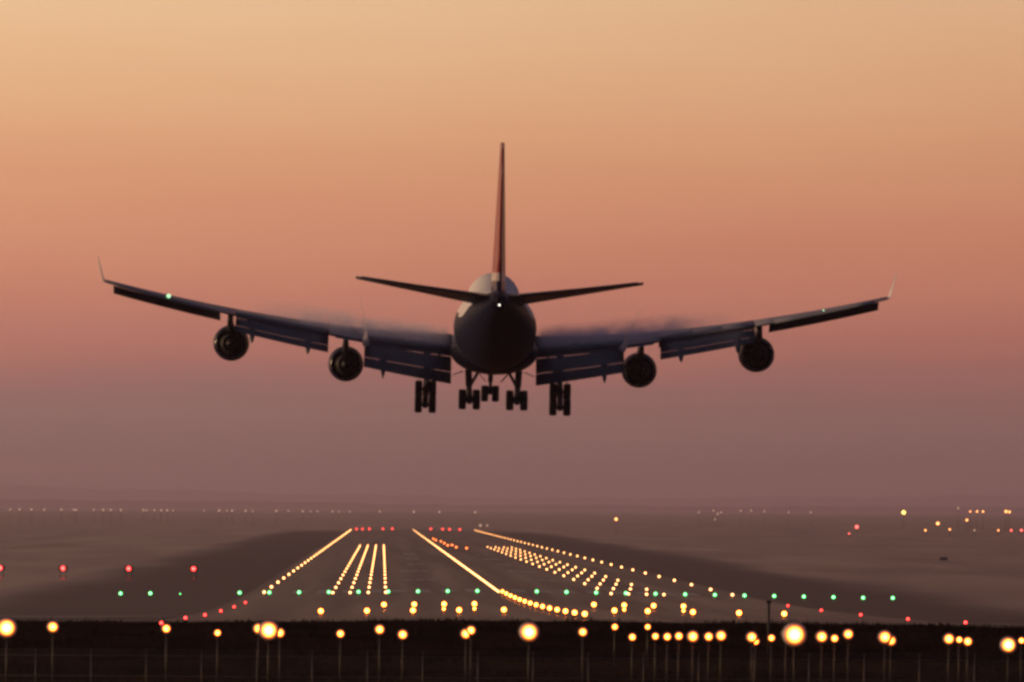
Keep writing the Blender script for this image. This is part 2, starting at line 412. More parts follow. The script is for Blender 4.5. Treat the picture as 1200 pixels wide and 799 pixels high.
# station, half width, centre z, half height, hump radius, hump centre z
FUS = [(0.0, 0.05, -0.95, 0.05, 0.0, -0.9), (0.6, 0.85, -0.85, 0.85, 0.2, -0.5), (1.8, 1.65, -0.60, 1.60, 0.8, 0.3), (3.5, 2.30, -0.38, 2.20, 1.35, 1.1),
       (6.0, 2.85, -0.18, 2.85, 1.8, 2.2), (9.0, 3.15, -0.05, 3.15, 2.0, 2.55), (12.0, 3.25, 0, 3.25, 2.0, 2.62), (26.0, 3.25, 0, 3.25, 2.0, 2.62),
       (30.0, 3.25, 0, 3.25, 1.9, 2.2), (34.0, 3.25, 0, 3.25, 1.6, 1.6), (38.0, 3.25, 0, 3.25, 1.2, 1.0), (46.0, 3.25, 0.0, 3.25, 0.8, 0.0),
       (50.0, 3.20, 0.10, 3.14, 0.5, 0.0), (54.0, 2.95, 0.42, 2.78, 0.4, 0.3), (58.0, 2.50, 0.92, 2.22, 0.3, 0.8), (62.0, 1.90, 1.45, 1.60, 0.2, 1.4),
       (65.5, 1.25, 1.95, 1.02, 0.1, 1.9), (68.0, 0.70, 2.28, 0.60, 0.1, 2.2), (69.2, 0.38, 2.42, 0.36, 0.05, 2.4)]
def fus_ring(s, n=48):
    hw, zc, hh, hr, hz = interp(FUS, s); ring = []
    for k in range(n):
        th = 2*math.pi*k/n; c, sn = math.cos(th), math.sin(th)
        x, z = hw*c, zc+hh*sn
        if sn > 0:                      # widen up into the upper-deck lobe
            zt = max(zc+hh, hz+hr)
            # blend: polar distance to the hump lobe along this direction from (0, zc)
            dz = hz-zc; bq = sn*dz; disc = bq*bq-(dz*dz-hr*hr)
            r_h = bq+math.sqrt(disc) if disc > 0 else 0
            r_m = math.hypot(hw*c, hh*sn)
            p = 9.0
            r_t = (r_m**p + max(r_h, 0.0)**p)**(1/p)
            ux, uz = hw*c/max(r_m, 1e-6), hh*sn/max(r_m, 1e-6)
            x, z = ux*r_t, zc+uz*r_t
        ring.append((x, st(s), z))
    return ring
b = MB()
b.loft([fus_ring(s) for s in [0, .3, .6, 1.2, 1.8, 2.6, 3.5, 4.7, 6, 7.5, 9, 10.5, 12, 16, 20, 24, 26, 28, 30, 32, 34, 36, 38, 42, 46, 48, 50, 52, 54, 56, 58, 60, 62, 64, 65.5, 67, 68, 69.2]])
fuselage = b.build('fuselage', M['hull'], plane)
# wing to body fairing
b = MB(); rings = []
for s, w, zb in [(17, 2.2, -2.9), (19, 3.15, -3.4), (22, 3.50, -3.62), (30, 3.60, -3.70), (38, 3.55, -3.66), (42, 3.3, -3.5), (46, 2.4, -3.05)]:
    rings.append([(w*math.cos(t)*(1 if True else 1), st(s), -1.5+(zb+1.5)*abs(math.sin(t))**0.8*(1 if math.sin(t) < 0 else -0.25)) for t in [2*math.pi*k/32 for k in range(32)]])
b.loft(rings)
b.build('belly_fairing', M['navy'], fuselage)
# exhaust of the tail power unit and tail light
b = MB(); b.lathe([(0, .30), (-.25, .26), (-.25, .2), (0.1, .19)], c=(0, st(69.2), 2.42), n=20); b.build('tail_exhaust', M['darkmetal'], fuselage)
b = MB(); b.tube((0, st(69.3), 2.02), (0, st(69.55), 2.06), .07, .05); b.dome((0, st(69.58), 2.06), 0.065, mi=1); b.build('tail_light', [M['strut'], M['lamp_white']], fuselage)
b = MB(); b.tube((0, st(41), 3.2), (0, st(41), 3.55), .02, .02); b.loft([[(x, st(41+dy), 3.2) for x, dy in ((-.03, .3), (.03, .3), (.03, -.3), (-.03, -.3))], [(x, st(41.3+dy), 3.65) for x, dy in ((-.02, .12), (.02, .12), (.02, -.12), (-.02, -.12))]])
b.build('antenna', M['white'], fuselage)
# cabin windows as dark recessed strips of small panes along both sides
glass = mat('cabin_glass', (0.01, 0.01, 0.012), 0.15)
b = MB(); b.box((0, 0, 0), (0.03, 0.26, 0.36), bev=0.01); pane = b.build('cabin_window', glass, fuselage); first = True
for sgn in (-1, 1):
    for k in range(48):
        s = 9.5+k*0.95; z = 1.15; x = sgn*math.sqrt(3.25**2-z*z)*(1 if 12 < s < 46 else interp(FUS, s)[0]/3.25)
        o = pane if first else pane.copy()
        if not first: col.objects.link(o)
        first = False; o.location = (x, st(s), z); o.rotation_euler = (0, -sgn*math.asin(z/3.25), 0)

def airfoil(chord, tc, cut=1.0, n=11):
    """closed outline (distance behind leading edge, z), cut at a chord fraction"""
    up, lo = [], []
    for i in range(n):
        u = cut*(1-math.cos(math.pi*i/(n-1)))/2
        t = 5*tc*(0.2969*math.sqrt(u)-0.126*u-0.3516*u*u+0.2843*u**3-0.1030*u**4)
        cam_ = 0.018*(1-(2*u-0.9)**2) if u < 1 else 0
        up.append((u*chord, (t+cam_)*chord)); lo.append((u*chord, (-t*0.95+cam_)*chord))
    return up + lo[::-1][:-1]
def LE(x): return 17.2 + x*0.860 if x > 6 else 17.2+6*0.86 - (6-x)*0.98
def TE(x): return 34.6 + (x-3.2)*0.33 if x < 12 else 37.5+(x-12)*0.545
def WZ(x): d = x-3.25; return -1.72+0.085*d+0.0032*d*d
def inc(x): return R(2.2-0.10*x)
def wing_pt(sg, x, back, z):
    """point 'back' metres behind the leading edge and z above the chord line at span x"""
    a = inc(x); c0 = 0.4*(TE(x)-LE(x)); dx = back-c0
    return (sg*x, st(LE(x)+back), WZ(x)+z-dx*math.sin(a))
def tcx(x): return 0.128-0.0018*x
FLAPZ = [(3.45, 10.55), (13.45, 20.9)]
def cutx(x): return 0.82 if any(a-0.01 <= x <= b_+0.01 for a, b_ in FLAPZ) else 1.0

def make_wing(sg):
    b = MB()
    segs = [(2.6, 3.43, 1.0), (3.45, 10.55, 0.82), (10.57, 13.43, 1.0), (13.45, 20.9, 0.82), (20.92, 31.2, 1.0)]
    for x0, x1, cut in segs:
        rings = []
        for x in spread(x0, x1, 1.3):
            ch = TE(x)-LE(x)
            rings.append([wing_pt(sg, x, u, z) for u, z in airfoil(ch, tcx(x), cut)])
        b.loft(rings)
    w = b.build('wing', M['grey'], plane)
    # winglet
    b = MB(); rings = []
    for t, ox, oz, ob, ch in ((0, 0, 0, 0.5, 3.3), (.12, .12, .10, 0.9, 3.0), (.3, .24, .45, 1.5, 2.4), (1.0, .62, 2.0, 3.3, 0.9)):
        base = wing_pt(sg, 31.2, ob, 0.02)
        rings.append([(base[0]+sg*(ox+z*0.95), base[1]-u, base[2]+oz-z*0.25) for u, z in airfoil(ch, 0.055)])
    b.loft(rings); b.build('winglet', M['white'], w)
    # triple slotted flaps
    for (x0, x1), k, n_tr in ((FLAPZ[0], 1.0, 2), (FLAPZ[1], 0.58, 2)):
        u0 = {1.0: 0.80, 0.58: 0.80}[k]
        start = lambda x: Vector(wing_pt(sg, x, u0*(TE(x)-LE(x)), -0.10-0.05*k))
        cur = {x: start(x) for x in spread(x0, x1, 1.4)}
        for seg_len, ang, gap in ((0.96, 15, 0.07), (2.10, 34, 0.09), (1.16, 55, 0.0)):
            b = MB(); rings = []
            for x in cur:
                kk = k*(1.0-0.022*(x-x0))
                c = seg_len*kk; a = R(ang); p = cur[x]
                ring = []
                for u, z in airfoil(c, 0.16, n=7):
                    ring.append((p.x, p.y-(u*math.cos(a)-(-z)*math.sin(a)*-1), p.z-u*math.sin(a)+z*math.cos(a)))
                rings.append(ring)
                cur[x] = Vector((p.x, p.y-c*math.cos(a)*0.97-gap*0.3, p.z-c*math.sin(a)*0.95-gap*kk))
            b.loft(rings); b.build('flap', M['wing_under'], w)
        # track fairings
        for f in ((0.28, 0.78) if k == 1.0 else (0.22, 0.82)):
            x = x0+(x1-x0)*f; p = start(x); q = p+Vector((0, -2.3*k-0.9, -2.05*k-0.25))
            b = MB(); rings = []
            for t, rw, rh in ((-1.0, .05, .05), (-.6, .22, .28), (-.1, .30, .42), (.45, .28, .40), (.85, .18, .26), (1.05, .05, .06)):
                c = p.lerp(q, max(t, 0)) + Vector((0, (-min(t, 0))*2.6, -0.30 if t > -.9 else -.05))
                rings.append([(c.x+rw*math.cos(a), c.y, c.z+rh*math.sin(a)) for a in [2*math.pi*j/12 for j in range(12)]])
            b.loft(rings); b.build('flap_track_fairing', M['wing_under'], w)
    # leading edge flaps hanging below the front edge
    for x0, x1, dr in ((22.3, 30.7, 0.62), (13.6, 20.2, 0.6), (4.6, 10.6, 0.6)):
        b = MB(); rings = []
        for x in spread(x0, x1, 1.5):
            k = 1.0-0.012*(x-x0)
            outl = [(0.15, -0.05), (-0.25, -0.18), (-0.62, -0.48), (-0.72, -dr-0.06), (-0.66, -dr-0.14), (-0.50, -dr+0.05), (-0.15, -0.30), (0.3, -0.22)]
            rings.append([wing_pt(sg, x, u*k, z*k-0.06) for u, z in outl])
        b.loft(rings); b.build('leading_edge_flap', M['wing_under'], w)
    # inboard and outboard ailerons: seams with their own slight droop
    for x0, x1, a in ((10.7, 12.9, 6), (22.4, 30.2, 1.5)):
        b = MB(); rings = []
        for x in spread(x0, x1, 1.5):
            ch = TE(x)-LE(x)
            p = Vector(wing_pt(sg, x, ch*0.80, 0.015*ch)); c = ch*0.215
            rings.append([(p.x, p.y-u*math.cos(R(a+5)), p.z-u*math.sin(R(a+5))+z) for u, z in [(0, .13), (c*.5, .10), (c, .02), (c, -.02), (c*.5, -.11), (0, -.13)]])
        b.loft(rings); b.build('aileron', M['grey'], w)
    # spoiler panels on the upper surface
    for x0, x1 in ((4.2, 7.0), (7.2, 10.0), (13.8, 16.0), (16.2, 18.3), (18.5, 20.4)):
        b = MB(); rings = []
        for x in (x0, x1):
            ch = TE(x)-LE(x)
            pu = lambda u: [p for p in airfoil(ch, tcx(x), 1.0, 41)][:41]
            top = pu(0)
            zt = lambda u: min(top, key=lambda q: abs(q[0]-u*ch))[1]
            rings.append([wing_pt(sg, x, u*ch, z) for u, z in ((.68, zt(.68)+.02), (.812, zt(.812)+.05), (.812, zt(.812)-.02), (.68, zt(.68)-.03))])
        b.loft(rings); b.build('spoiler', M['grey'], w)
    # small pale green glowing dome near the rear edge of the outer wing
    b = MB(); b.dome(wing_pt(sg, 26.2, TE(26.2)-LE(26.2)-0.05, 0.22), 0.16 if sg < 0 else .06, depth=0.5)
    b.build('wing_glow_dome', M['glow_green'], w)
    return w
wings = [make_wing(-1), make_wing(1)]

def make_tailplane(sg):
    b = MB(); rings = []
    a = R(-4.5)
    for x in spread(0.6, 11.05, 1.3):
        t = (x-0.6)/10.45
        le, te = 57.3+t*9.6, 66.4+t*2.7; ch = te-le; z0 = 2.35+(x-0.6)*math.tan(R(8.6))
        rings.append([(sg*x, st(le+u), z0+z*0.9-(u-0.5*ch)*math.sin(a)) for u, z in airfoil(ch, 0.10-0.015*t)])
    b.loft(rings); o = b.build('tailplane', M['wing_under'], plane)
    b = MB(); rings = []
    for x in spread(1.6, 10.6, 1.8):
        t = (x-0.6)/10.45; le, te = 57.3+t*9.6, 66.4+t*2.7; ch = te-le; z0 = 2.35+(x-0.6)*math.tan(R(8.6))
        rings.append([(sg*x, st(le+u), z0+z-(u-0.5*ch)*math.sin(a)+0.02) for u, z in ((ch*.74, .22-.1*t), (ch*1.005, .03), (ch*1.005, -.03), (ch*.74, -.22+.1*t))])
    b.loft(rings); b.build('elevator', M['wing_under'], o)
    return o
make_tailplane(-1); make_tailplane(1)

b = MB(); rings = []
for t in [0, .08, .2, .4, .6, .8, .95, 1.0]:
    z = 2.6+t*11.9; le, te = 53.0+t*12.8-(0.6*(1-t)**6), 66.6+t*3.1
    ch = te-le; tk = (1.25*(1-t)+0.34*t)/ch
    rings.append([(zz_, st(le+u), z) for u, zz_ in airfoil(ch, tk)])
rings = [[(x-0.0, y, z) for x, y, z in r] for r in rings]
# airfoil() carries camber: centre each ring so the fin is symmetric
rr_ = []
for r in rings:
    n = len(r); rr_.append([((r[i][0]-r[(-i) % n][0])/2, r[i][1], r[i][2]) for i in range(n)])
b.loft(rr_); fin = b.build('tail_fin', M['fin'], plane)
b = MB(); rings = []
for t in [0.02, .25, .5, .75, .97]:
    z = 2.9+t*11.5; te = 66.9+t*3.0; ch = 3.7*(1-t)+1.7*t; w = 0.36*(1-t)+.10*t
    rings.append([(-w, st(te-ch), z), (0.0-.05*(1-t*.5), st(te+.03), z), (.05*(1-t*.5), st(te+.03), z), (w, st(te-ch), z)])
b.loft(rings); b.build('rudder', M['fin'], fin)

def make_engine(sg, x, zc, s_in):
    c = (sg*x, st(s_in), zc)
    b = MB()
    b.lathe([(-1.2, 1.12), (-.3, 1.20), (0, 1.27), (-.05, 1.33), (-.5, 1.42), (-1.6, 1.47), (-3.0, 1.44), (-4.1, 1.32), (-4.7, 1.22), (-4.65, 1.17), (-3.6, 1.15)], c=c, n=36)
    o = b.build('engine_nacelle', M['navy'], plane)
    b = MB(); b.lathe([(-.05, 1.335), (.03, 1.27), (-.25, 1.18)], c=c, n=36); b.build('intake_lip', M['metal'], o)
    b = MB(); b.lathe([(-4.68, 1.225), (-4.76, 1.20), (-4.68, 1.165)], c=c, n=36); b.build('nozzle_rim', M['metal'], o)
    b = MB(); b.lathe([(-1.25, .2), (-1.3, 1.16), (-1.45, 1.16)], c=c, n=36, cap=True); b.build('fan', M['darkmetal'], o)
    b = MB(); b.lathe([(-3.4, .98), (-4.6, .86), (-5.6, .64), (-5.9, .58), (-5.85, .53), (-5.0, .52)], c=c, n=28, cap=True); b.build('core_nozzle', M['darkmetal'], o)
    b = MB(); b.lathe([(-5.0, .40), (-5.9, .33), (-6.5, .15), (-6.7, .02)], c=c, n=20, cap=True); b.build('exhaust_cone', M['darkmetal'], o)
    b = MB(); rings = []
    zw = WZ(x); yLE = st(LE(x))
    y_back = yLE-4.6
    for t, w in ((0, .10), (.15, .26), (.5, .30), (.85, .2), (1, .06)):
        yb = c[1]-1.1+(y_back-c[1]+1.1)*t
        ztop = (zc+1.42)+(zw+.05-zc-1.42)*min(1, t*2.0) if t < .5 else zw-.05
        zbot = zc+1.0 if t < .62 else zc+1.0+(zw-.75-zc-1.0)*((t-.62)/.38)
        rings.append([(sg*x-w, yb, zbot), (sg*x+w, yb, zbot), (sg*x+w*.8, yb, max(ztop, zbot+.05)), (sg*x-w*.8, yb, max(ztop, zbot+.05))])
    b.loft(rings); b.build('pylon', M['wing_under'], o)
    return o
for sg in (-1, 1):
    make_engine(sg, 12.15, -3.16, 22.6)
    make_engine(sg, 21.45, -1.58, 30.9)

def wheel_mesh():
    b = MB(); r = .62
    b.lathe([(-.23, .34), (-.29, .44), (-.305, .56), (-.27, .65), (-.17, .69), (.17, .69), (.27, .65), (.305, .56), (.29, .44), (.23, .34)], axis='X', n=28, mi=0)
    b.lathe([(-.16, .02), (-.17, .16), (-.12, .22), (-.14, .33), (.14, .33), (.12, .22), (.17, .16), (.16, .02)], axis='X', n=20, mi=1, cap=True)
    return b
proto_wheel = wheel_mesh().build('wheel', [M['tyre'], M['strut']])
first_wheel = [proto_wheel]
def put_wheel(parent, loc):
    o = first_wheel.pop() if first_wheel else proto_wheel.copy()
    if o.name not in col.objects: col.objects.link(o)
    o.parent = parent; o.location = loc
def make_bogie(x, s, z_top, z_piv, tilt, strut_lean):
    b = MB(); py = st(s); top = (x-strut_lean, py+.3, z_top)
    b.tube(top, (x-strut_lean*.45, py+.15, (z_top+z_piv)/2-.1), .30, .28); b.tube((x-strut_lean*.45, py+.15, (z_top+z_piv)/2), (x, py, z_piv), .25, .25)
    b.tube((x-strut_lean*.5, py+.1, (z_top+z_piv)/2-.3), (x-strut_lean-math.copysign(.95, x), py+.5, z_top+.1), .13)           # side brace
    b.tube((x, py, (z_top+z_piv)/2-.2), (x, py+1.9, z_top+.1), .13)                                    # drag brace
    b.tube((x, py-.25, z_piv+.55), (x, py-.42, z_piv+.15), .05); b.tube((x, py-.25, z_piv+.55), (x, py-.15, (z_top+z_piv)/2-.2), .05)
    a = R(tilt); f = lambda d: (x, py+d*math.cos(a), z_piv+d*math.sin(a))
    b.tube(f(-.95), f(.95), .24)
    for d in (-.735, .735):
        p = f(d); b.tube((x-.70, p[1], p[2]), (x+.70, p[1], p[2]), .13)
    g = b.build('main_landing_gear', M['strut'], plane)
    for d in (-.735, .735):
        p = f(d)
        for w in (-.57, .57): put_wheel(g, (x+w, p[1], p[2]))
    return g
def panel(parent, pts, th, m, name='gear_door'):
    """thin plate from four corner points"""
    v = [Vector(p) for p in pts]; n = (v[1]-v[0]).cross(v[3]-v[0]).normalized()*th
    b = MB(); b.loft([[p-n for p in v], [p+n for p in v]]); return b.build(name, m, parent)
for sg in (-1, 1):
    gw = make_bogie(sg*5.50, 32.6, -2.3, -5.62, 58, sg*.15)
    panel(gw, [(sg*5.98, st(31.6), -2.9), (sg*6.05, st(31.6), -4.35), (sg*6.05, st(33.3), -4.35), (sg*5.98, st(33.3), -2.9)], .03, M['white'])
    gb = make_bogie(sg*1.93, 35.8, -3.3, -5.72, 9, sg*-.12)
    panel(gb, [(sg*1.25, st(33.4), -3.55), (sg*0.62, st(33.4), -4.25), (sg*0.62, st(37.4), -4.25), (sg*1.25, st(37.4), -3.55)], .03, M['white'])
    panel(gb, [(sg*2.5, st(33.4), -3.45), (sg*3.3, st(33.4), -3.75), (sg*3.3, st(37.4), -3.75), (sg*2.5, st(37.4), -3.45)], .03, M['white'])
b = MB(); py = st(7.9)
b.tube((0, py+.2, -2.9), (0, py+.05, -4.6), .24, .22); b.tube((0, py+.05, -4.5), (0, py, -5.65), .16)
b.tube((0, py+.05, -4.3), (0, py+1.8, -2.9), .08); b.tube((-.5, py, -5.6), (.5, py, -5.6), .09)
b.tube((-.3, py+.2, -3.9), (.3, py+.2, -3.9), .10)
ng = b.build('nose_landing_gear', M['strut'], plane)
for w in (-.46, .46): put_wheel(ng, (w, py, -5.6))
for sg in (-1, 1):
    panel(ng, [(sg*.62, py+1.6, -3.0), (sg*.82, py+1.6, -3.95), (sg*.82, py-.6, -3.95), (sg*.62, py-.6, -3.0)], .025, M['white'])

D_PL = 582.0
plane.rotation_mode = 'XYZ'
plane.location = at(581.3, 387.0, D_PL)
plane.rotation_euler = (R(1.7), R(0.88), R(-0.30))      # nose up, right wing low, slight crab

# ------------------------------------------------------------------ condensation
def vapour_mat(name, dens, color, fall, nscale, aniso=0.3, side=1):
    m = bpy.data.materials.new(name); m.use_nodes = True; t = m.node_tree; t.nodes.clear()
    o = t.nodes.new('ShaderNodeOutputMaterial'); v = t.nodes.new('ShaderNodeVolumePrincipled'); t.links.new(v.outputs[0], o.inputs['Volume'])
    v.inputs['Color'].default_value = (*color, 1); v.inputs['Anisotropy'].default_value = aniso
    tcn = t.nodes.new('ShaderNodeTexCoord'); nn = t.nodes.new('ShaderNodeTexNoise'); nn.inputs['Scale'].default_value = nscale; nn.inputs['Detail'].default_value = 3
    mpv = t.nodes.new('ShaderNodeMapping'); mpv.inputs['Scale'].default_value = (1.2, 0.07, 1.5); t.links.new(tcn.outputs['Object'], mpv.inputs[0]); t.links.new(mpv.outputs[0], nn.inputs['Vector'])
    r = t.nodes.new('ShaderNodeMapRange'); t.links.new(nn.outputs['Fac'], r.inputs['Value']); r.inputs['From Min'].default_value = .26; r.inputs['From Max'].default_value = .7
    sp = t.nodes.new('ShaderNodeSeparateXYZ'); t.links.new(tcn.outputs['Generated'], sp.inputs[0])
    last = r.outputs[0]
    def fade(sock, lo0, lo1, hi1, hi0):
        nonlocal last
        for a, b_ in ((lo0, lo1), (hi0, hi1)):
            if a == b_: continue
            mrn = t.nodes.new('ShaderNodeMapRange'); mrn.interpolation_type = 'SMOOTHSTEP'
            # keep From Min below From Max
            if a < b_:
                mrn.inputs['From Min'].default_value = a; mrn.inputs['From Max'].default_value = b_
            else:
                mrn.inputs['From Min'].default_value = b_; mrn.inputs['From Max'].default_value = a
                mrn.inputs['To Min'].default_value = 1; mrn.inputs['To Max'].default_value = 0
            t.links.new(sock, mrn.inputs['Value'])
            k = t.nodes.new('ShaderNodeMath'); k.operation = 'MULTIPLY'; t.links.new(last, k.inputs[0]); t.links.new(mrn.outputs[0], k.inputs[1]); last = k.outputs[0]
    def fade_wing():
        nonlocal last
        so = t.nodes.new('ShaderNodeSeparateXYZ'); t.links.new(tcn.outputs['Object'], so.inputs[0])
        def mth(op, a, b_, c_=None):
            n = t.nodes.new('ShaderNodeMath'); n.operation = op
            for i, q in enumerate((a, b_, c_)):
                if q is None: continue
                if isinstance(q, (int, float)): n.inputs[i].default_value = q
                else: t.links.new(q, n.inputs[i])
            return n.outputs[0]
        d = mth('SUBTRACT', mth('ABSOLUTE', so.outputs['X'], None), 3.25)
        wz = mth('ADD', mth('MULTIPLY_ADD', d, 0.085, -1.72), mth('MULTIPLY', mth('MULTIPLY', d, d), 0.0032))
        hgt = mth('SUBTRACT', so.outputs['Z'], wz)
        mrn = t.nodes.new('ShaderNodeMapRange'); mrn.interpolation_type = 'SMOOTHSTEP'; t.links.new(hgt, mrn.inputs['Value'])
        mrn.inputs['From Min'].default_value = 0.3; mrn.inputs['From Max'].default_value = 2.3; mrn.inputs['To Min'].default_value = 1; mrn.inputs['To Max'].default_value = 0
        last = mth('MULTIPLY', last, mrn.outputs[0])
    if fall == 'sheet':
        fade(sp.outputs['X'], *((0.0, 0.04, 0.45, 1.0) if side > 0 else (0.0, 0.55, 0.96, 1.0))); fade(sp.outputs['Y'], 0.0, 0.25, 0.8, 1.0); fade_wing()
    k = t.nodes.new('ShaderNodeMath'); k.operation = 'MULTIPLY'; t.links.new(last, k.inputs[0]); k.inputs[1].default_value = dens
    t.links.new(k.outputs[0], v.inputs['Density'])
    return m
VAP = {sg: vapour_mat('wing_vapour', 0.50, (0.95, 0.90, 1.0), 'sheet', 0.5, side=sg) for sg in (-1, 1)}
M['trail'] = vapour_mat('vortex_vapour', 1.3, (0.85, 0.80, 0.82), 'none', 0.8)
Mp = plane.matrix_basis
bpy.context.view_layer.update()
Mp = plane.matrix_world.copy()
for sg, side in ((-1, 'left'), (1, 'right')):
    b = MB(); rings = []
    for x in spread(3.4, 21.0, 0.9):
        ch = TE(x)-LE(x); t = (x-3.4)/17.6; h = 1.0+1.6*math.sin(math.pi*min(1, t*0.9+.1))**0.9
        ring = []
        for k in range(12):
            th = math.pi*k/11
            u = 0.48-0.5*math.cos(th)*1.0
            ring.append(wing_pt(sg, x, (0.08+0.86*u)*ch, 0.055*ch*(1-u*.6)+0.03+h*math.sin(th)))
        rings.append(ring)
    b.loft(rings)
    o = b.build('vapour_cloud', VAP[sg]); o.matrix_world = Mp
    tag(o, f'thin mauve condensation cloud lying over the {side} wing of the airliner', 'vapour')
    # vortex shed by the outer end of the inboard flap, left hanging along the descent path
    p0 = Vector(wing_pt(sg, 10.4, 0.86*(TE(10.4)-LE(10.4)), -0.35)); b = MB(); rings = []
    for k in range(40):
        t = k/39; d = t*60
        c = Vector((p0.x+sg*0.05*math.sin(d*.3), p0.y-d, p0.z+d*math.tan(R(4.0))+0.05*math.cos(d*.3)))
        r = (0.07+0.26*max(0, 1-t*3.2))*(1-t)**0.5+.004
        rings.append([(c.x+r*math.cos(a), c.y, c.z+r*math.sin(a)) for a in [2*math.pi*j/10 for j in range(10)]])
    b.loft(rings); o = b.build('vapour_trail', M['trail']); o.matrix_world = Mp
    tag(o, f'thin pale vapour streak trailing up from the {side} wing flap', 'vapour')

# ------------------------------------------------------------------ airfield lights
def beam(name, rgb, p):
    m = glow(name, rgb); t = m.node_tree; b = t.nodes['Principled BSDF']; mx = max(rgb)
    tcn = t.nodes.new('ShaderNodeTexCoord'); sp = t.nodes.new('ShaderNodeSeparateXYZ'); t.links.new(tcn.outputs['Normal'], sp.inputs[0])
    a = t.nodes.new('ShaderNodeMath'); a.operation = 'MULTIPLY'; t.links.new(sp.outputs['Y'], a.inputs[0]); a.inputs[1].default_value = -1
    c = t.nodes.new('ShaderNodeMath'); c.operation = 'MAXIMUM'; t.links.new(a.outputs[0], c.inputs[0]); c.inputs[1].default_value = 0.0
    d = t.nodes.new('ShaderNodeMath'); d.operation = 'POWER'; t.links.new(c.outputs[0], d.inputs[0]); d.inputs[1].default_value = p
    f = t.nodes.new('ShaderNodeMath'); f.operation = 'MULTIPLY'; t.links.new(d.outputs[0], f.inputs[0]); f.inputs[1].default_value = mx
    t.links.new(f.outputs[0], b.inputs['Emission Strength'])
    return m
E = {}
E['white'] = beam('runway_white', (16, 6.5, 2.0), 3)
E['amber'] = beam('approach_amber', (50, 10, 1.0), 7)
E['amber_hot'] = glow('approach_amber_bright', (150, 24, 1.8))
E['green'] = beam('threshold_green', (1.5, 10, 2.6), 4)
E['red'] = beam('red_lens', (22, 0.55, 0.45), 3)
E['pink'] = glow('end_red', (7, 0.25, 0.22))
E['orange'] = glow('far_orange', (8, 1.3, 0.2))
def hot_lamp(name, rgb, k):  # emission fades outward; the dim rim imitates a soft glow around the lamp
    m = glow(name, rgb); t = m.node_tree; b = t.nodes['Principled BSDF']; mx = max(rgb)
    tcn = t.nodes.new('ShaderNodeTexCoord'); sb = t.nodes.new('ShaderNodeVectorMath'); sb.operation = 'MULTIPLY_ADD'
    t.links.new(tcn.outputs['Generated'], sb.inputs[0]); sb.inputs[1].default_value = (2, 0, 2); sb.inputs[2].default_value = (-1, 0, -1)
    ln = t.nodes.new('ShaderNodeVectorMath'); ln.operation = 'DOT_PRODUCT'; t.links.new(sb.outputs[0], ln.inputs[0]); t.links.new(sb.outputs[0], ln.inputs[1])
    a = t.nodes.new('ShaderNodeMath'); a.operation = 'MULTIPLY'; a.inputs[1].default_value = -k; t.links.new(ln.outputs['Value'], a.inputs[0])
    e = t.nodes.new('ShaderNodeMath'); e.operation = 'EXPONENT'; t.links.new(a.outputs[0], e.inputs[0])
    f = t.nodes.new('ShaderNodeMath'); f.operation = 'MULTIPLY'; f.inputs[1].default_value = mx; t.links.new(e.outputs[0], f.inputs[0])
    t.links.new(f.outputs[0], b.inputs['Emission Strength'])
    return m
E['lamp'] = hot_lamp('approach_lamp_lens', (75, 13, 1.1), 8.4)
E['lamp_hot'] = hot_lamp('bright_approach_lamp_lens', (130, 26, 2.6), 8.8)
M['housing'] = mat('lamp_housing', (0.16, 0.14, 0.10), 0.5, noise=0.3, nscale=5)
M['pole'] = mat('pole_paint', (0.045, 0.026, 0.014), 0.55, noise=0.3, nscale=2)

def inset_light(name, lens, r, h=0.12):
    """low airfield fitting: flared base, short stem and a lens towards the approach"""
    b = MB()
    b.lathe([(0, r*1.25), (0.03, r*1.2), (h*.5, r*.55), (h, r*.6)], axis='Z', n=10, mi=0, cap=True)
    b.lathe([(h, r*.92), (h+r*.5, r), (h+r*1.1, r*.8), (h+r*1.5, r*.35), (h+r*1.6, r*.02)], axis='Z', n=10, mi=1, cap=True)
    return b.build(name, [M['housing'], lens])
def place(proto, first, loc, label, cat, group):
    o = proto if first else proto.copy()
    if not first: col.objects.link(o)
    o.location = loc
    return tag(o, label, cat, group)

# runway centreline, 15 m apart
p = inset_light('runway_light', E['white'], 0.155, 0.02); k = 0
D = D_THR+8
while D < D_END-20:
    place(p, k == 0, (XC, D, gz(XC, D)+0.05), 'small white lamp in the unbroken bright line down the middle of the runway', 'runway light', 'centreline lights of the runway'); k += 1; D += 15
# runway edges, 61 m apart
p = inset_light('edge_light', E['white'], 0.21, 0.15); k = 0
for sg, lab in ((-1, 'white lamp in the dotted row along the left edge of the runway'), (1, 'white lamp in the dotted row along the right edge of the runway')):
    D = D_THR+8
    while D < D_END:
        X = XC+sg*29.7
        place(p, k == 0, (X, D, gz(X, D)+0.04), lab, 'runway light', 'left edge lights' if sg < 0 else 'right edge lights'); k += 1; D += 61.5
# touchdown zone rows
p = inset_light('touchdown_light', E['white'], 0.185, 0.02); k = 0
for sg, side in ((-1, 'left'), (1, 'right')):
    for j, (a, nm) in enumerate(((14.3, 'innermost'), (16.5, 'second from the middle'), (18.8, 'third from the middle'), (21.0, 'outermost'))):
        for i in range(19 if sg > 0 else 20):
            D = D_THR+8+i*60.5; X = XC+sg*a
            place(p, k == 0, (X, D, gz(X, D)+0.05), f'white touchdown lamp, {nm} of four rows {side} of the middle line', 'runway light', f'{side} touchdown rows'); k += 1
